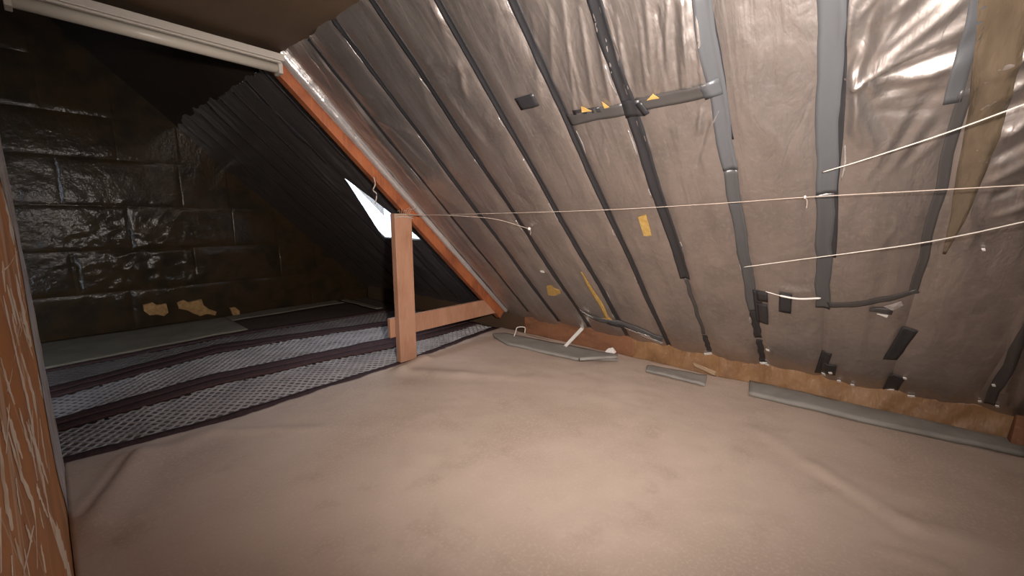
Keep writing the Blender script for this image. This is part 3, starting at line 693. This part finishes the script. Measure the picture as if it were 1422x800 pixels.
def cfn(U, V):
    x = -.076+(4.155+.076)*U; edge = near1(x)+.012*vnoise(x*6, x*0+3)+.006*vnoise(x*25, x*0+9)
    # cut round the foot of the post
    edge = edge+.05*np.exp(-((x-2.62)/.10)**2)
    y = cy0+(edge-cy0)*V; xr = np.where(U > .98, x+.025*vnoise(y*3, y*0+4), x)
    z = carpet_z(x, y)+.006*np.clip((y-edge+.05)/.05, 0, 1)*(.6+.4*vnoise(x*5, x*0))
    return np.stack([xr, y, z], -1)
cp = grid('carpet', cfn, 240, 300, 'carpet', None, thick=(0, 0, -.014)); tag(cp, 'large creased beige sheet covering the near floor', 'carpet')

# ------------------------------------------------------------------ board along the eaves
XB = 4.185
def board_fn(y0, y1, wr, x_off, ztop):
    def fn(U, V):
        y = y0+(y1-y0)*U; z = -.03+(ztop+.03)*V
        z = z+.012*vnoise(y*4, y*0+2)*V*wr
        x = XB+x_off-.03*np.sin(V*math.pi*.5)*0+wr*(.016*fbm(y*7+z*3, z*5, 3)+.014*(ridge(y*5+z*4, z*2)-.5))
        return np.stack([x, y, z], -1)
    return fn
br = empty('baseboard_right', (XB, 1, 0)); tag(br, kind='structure')
for (y0, y1, wr, xo, zt_, m) in ((3.42, Y_BACK-.1, .15, -.005, .25, 'kraft_shaded'), (1.86, 3.43, .2, -.012, .245, 'wood_board'), (-2.3, 1.87, 1.0, .0, .237, 'kraft')):
    adopt(grid('board', board_fn(y0, y1, wr, xo, zt_), int((y1-y0)*60), 10, m, None, thick=(.03, 0, 0)), br)
# a torn flap in the paper with pale wood showing
fa, fb_ = on_floor(966, 512, .02), on_floor(1008, 524, .02)
c = on_floor(968, 510, .03); adopt(hexa('torn_flap', [(4.12, 1.0, .03), (4.15, 1.2, .07), (4.17, 1.2, .07), (4.16, 1.0, .02), (4.115, 1.0, .05), (4.145, 1.22, .10), (4.17, 1.22, .10), (4.16, 1.0, .06)], 'paper_pale'), br)
# rust-brown block at the right end of the board
bq = CAMP+ray(1428, 572)*(4.07/ray(1428, 572)[0]); by = float(bq[1])
cb = hexa('timber_block', [(4.03, by-.10, .05), (4.125, by-.10, .05), (4.125, by+.055, .05), (4.03, by+.055, .05), (4.03, by-.10, .27), (4.085, by-.10, .26), (4.085, by+.05, .25), (4.03, by+.05, .26)], 'wood_board', None, .01)
tag(cb, 'rust-brown timber block against the eaves board at right edge', 'block')

# ------------------------------------------------------------------ grey felt strips
def felt(label, top, bot, thick=.022, curl=0.0):
    A = [on_floor(*q, .05) for q in top]; B = [on_floor(*q, .03) for q in bot]
    n = 40
    def samp(L, U):
        P = np.array(L); d = np.concatenate([[0], np.cumsum(np.linalg.norm(np.diff(P, axis=0), axis=1))]); d /= d[-1]
        return np.stack([np.interp(U, d, P[:, k]) for k in range(3)], -1)
    def fn(U, V):
        a, b = samp(A, U), samp(B, U); P = a+(b-a)*V[..., None]
        P[..., 2] = np.maximum(carpet_z(P[..., 0], P[..., 1]), .02)+.006+thick+curl*np.sin(V*math.pi)*(.7+.3*vnoise(U*9, V*2))+.004*fbm(U*8, V*3, 2)
        P[..., 0] = np.minimum(P[..., 0], XB-.045)
        return P
    o = grid('felt_strip', fn, n, 8, 'felt', None, thick=(0, 0, -thick)); tag(o, label, 'felt strip', 'felt strips along the eaves'); return o
felt('long grey felt strip at the far left end of the eaves board', [(684, 462), (702, 462), (780, 477), (858, 492)], [(686, 468), (704, 479), (800, 500), (858, 501)])
felt('short grey felt piece lying alone between the two longer strips', [(899, 506), (940, 513), (982, 521)], [(897, 516), (940, 526), (979, 536)])
felt('longest grey felt strip running to the right edge by the board', [(1041, 529), (1120, 544), (1260, 577), (1422, 614), (1424, 615)], [(1040, 549), (1120, 568), (1220, 591), (1300, 608), (1422, 634), (1424, 634)], .03, .012)
# small loose bits
ro = [on_floor(805, 499, .085), on_floor(830, 497, .085), on_floor(857, 496, .085)]
tag(tube('felt_offcut', bez(ro, 5), .018, 'felt', None, 8), 'small rolled grey offcut on the end of the far felt strip', 'offcut')
a, b = on_y(772, 454, 2.45), on_y(785, 480, 2.40)
a = np.array([4.195, 2.52, .23]); b = on_floor(785, 481, .06)
d = (b-a)/np.linalg.norm(b-a); s = np.cross(d, [1, 0, .2]); s /= np.linalg.norm(s); n_ = np.cross(d, s)
tag(hexa('wood_slat', [a+s*.022+n_*.006, a-s*.022+n_*.006, a-s*.022-n_*.006, a+s*.022-n_*.006, b+s*.018+n_*.006, b-s*.018+n_*.006, b-s*.018-n_*.006, b+s*.018-n_*.006], 'white'), 'short pale slat leaning on the brown eaves board', 'slat')
h0 = on_floor(714, 467, .06); h1 = h0+np.array([.10, .03, .09]); h2 = h1+np.array([.06, -.07, .0]); h3 = h2+np.array([-.01, -.01, -.07])
tag(tube('bent_wire', bez([h0, (h0+h1)/2+np.array([0, 0, .01]), h1, h2, h3], 5), .007, 'string', None, 6), 'bent white wire end beside the far felt strip', 'wire')
p = on_floor(848, 489, .03); tag(hexa('paper_scrap', [p+np.array(q) for q in ((-.04, .05, 0), (-.02, -.06, 0), (.02, -.06, .01), (.0, .06, .01), (-.02, .03, .035), (.0, -.02, .06), (.01, -.03, .05), (.01, .03, .04))], 'white'), 'crumpled white scrap against the brown board', 'scrap')

# ================================================================== STRINGS
def string(label, pts, r, m='string', knots=()):
    o = empty('string', tuple(pts[0])); tag(o, label, 'string', 'strings strung across the slope')
    adopt(tube('cord', bez(pts, 14), r, m, None, 5), o)
    for kp in knots:
        kp = np.array(kp)
        adopt(tube('knot', [kp-np.array([.012, 0, .006]), kp-np.array([.006, 0, -.004]), kp, kp+np.array([.006, 0, .005]), kp+np.array([.013, 0, 0])], [.003, r*2.6, r*3.2, r*2.4, .003] if r < .003 else [.005, .012, .016, .012, .004], 'white', None, 6), o)
        adopt(tube('loose_end', bez([kp, kp+np.array([.008, -.01, -.02]), kp+np.array([-.004, -.012, -.055])], 4), r*.7, m, None, 4), o)
    return o
ph = np.array([2.50, 3.62, 1.565])
k1 = on_roof(735, 318, .05)
string('thin string from the post head to a white knot on the slope', [ph, on_roof(640, 300, .10), on_roof(690, 305, .06), k1], .0032, 'string_dull', [k1])
t2 = on_roof(975, 284, .055); kk = on_roof(1118, 274, .09)
string('long taut string running from the post right across the slope', [ph+np.array([.02, 0, -.01]), on_roof(800, 293, .14), t2, kk, on_roof(1280, 265, .16), on_roof(1422, 257, .22), on_roof(1600, 247, .26)], .0021, 'string_dull', [kk])
string('lower slack string rising to the right edge of the picture', [on_roof(1033, 371, .045), on_roof(1100, 362, .06), on_roof(1250, 342, .12), on_roof(1340, 326, .18), on_roof(1422, 308, .24), on_roof(1520, 288, .30)], .0028)
string('upper string rising steeply to the right edge of the picture', [on_roof(1143, 239, .05), on_roof(1200, 222, .09), on_roof(1310, 186, .16), on_roof(1422, 145, .22), on_roof(1520, 110, .26)], .0028)
wpts = [on_roof(1063, 405, .05), on_roof(1085, 411, .055), on_roof(1110, 415, .055), on_roof(1140, 414, .05)]
tag(tube('white_wire', bez(wpts, 8), [.003]*8+[.007]*16+[.003], 'white', None, 6), 'short white wire held by black tape low on the slope', 'wire')
h = roof_pt(1.22, 3.70, .10); h[2] = h[2]
tag(tube('cord_loop', bez([on_y(519, 246, 3.70), on_y(521, 256, 3.69), on_y(518, 264, 3.69), on_y(523, 270, 3.69), on_y(521, 283, 3.69)], 5), .006, 'string_dull', None, 5), 'short cord hanging from the orange rafter before the window', 'cord')

# ================================================================== LIGHT FITTINGS
def batten(y0, xa, xb, z, label, dy=0.0):
    t = empty('light_fitting', ((xa+xb)/2, y0, z)); tag(t, label, 'light')
    def bx(name, x0, x1, ya, yb, z0, z1, m, bev=.004):
        f = lambda x: dy*(x-xa)/(xb-xa)
        c = [(x0, ya+f(x0), z0), (x1, ya+f(x1), z0), (x1, yb+f(x1), z0), (x0, yb+f(x0), z0), (x0, ya+f(x0), z1), (x1, ya+f(x1), z1), (x1, yb+f(x1), z1), (x0, yb+f(x0), z1)]
        adopt(hexa(name, c, m, None, bev), t)
    bx('housing', xa, xb, y0-.075, y0+.075, z, z+.05, 'white_metal')
    bx('rail', xa+.02, xb-.02, y0-.055, y0-.025, z-.012, z, 'white_metal', .002)
    yl = y0+.02
    pts = [(xa+.03, yl, z-.035), (xb-.03, yl+dy, z-.035)]
    adopt(tube('tube', pts, .036, 'diffuser', None, 16), t)
    for x0, x1 in ((xa, xa+.03), (xb-.03, xb)): bx('tube_holder', x0, x1, y0-.03, y0+.07, z-.08, z, 'white_metal')
    return t
batten(3.62, .02, 1.40, 2.71, 'unlit white batten light fitting under the brown ceiling')
# added lamp body for the unseen light at the viewer: head, lens, pole, feet
wk = empty('added_lamp', (LAMP_P.x, LAMP_P.y-.12, .03)); tag(wk, 'added unseen black lamp on a floor stand behind the viewer', 'lamp')
hp = np.array(LAMP_P)-np.array(LAMP_D)*.03; ld = np.array(LAMP_D)
adopt(tube('lamp_head', [hp-ld*.14, hp-ld*.10, hp-ld*.01, hp], [.03, .055, .085, .088], 'lamp_black', None, 20), wk)
adopt(tube('lens', [hp+ld*.001, hp+ld*.006], .075, 'lamp_glass', None, 20), wk)
bp_ = hp-ld*.12
adopt(tube('pole', [bp_, (bp_[0], bp_[1], .30)], .014, 'lamp_black', None, 8), wk)
for k in range(3):
    a = k*2.094+.6; adopt(tube('leg', [(bp_[0], bp_[1], .32), (bp_[0]+.09*math.cos(a), bp_[1]+.30*math.sin(a), .045)], .009, 'lamp_black', None, 6), wk)
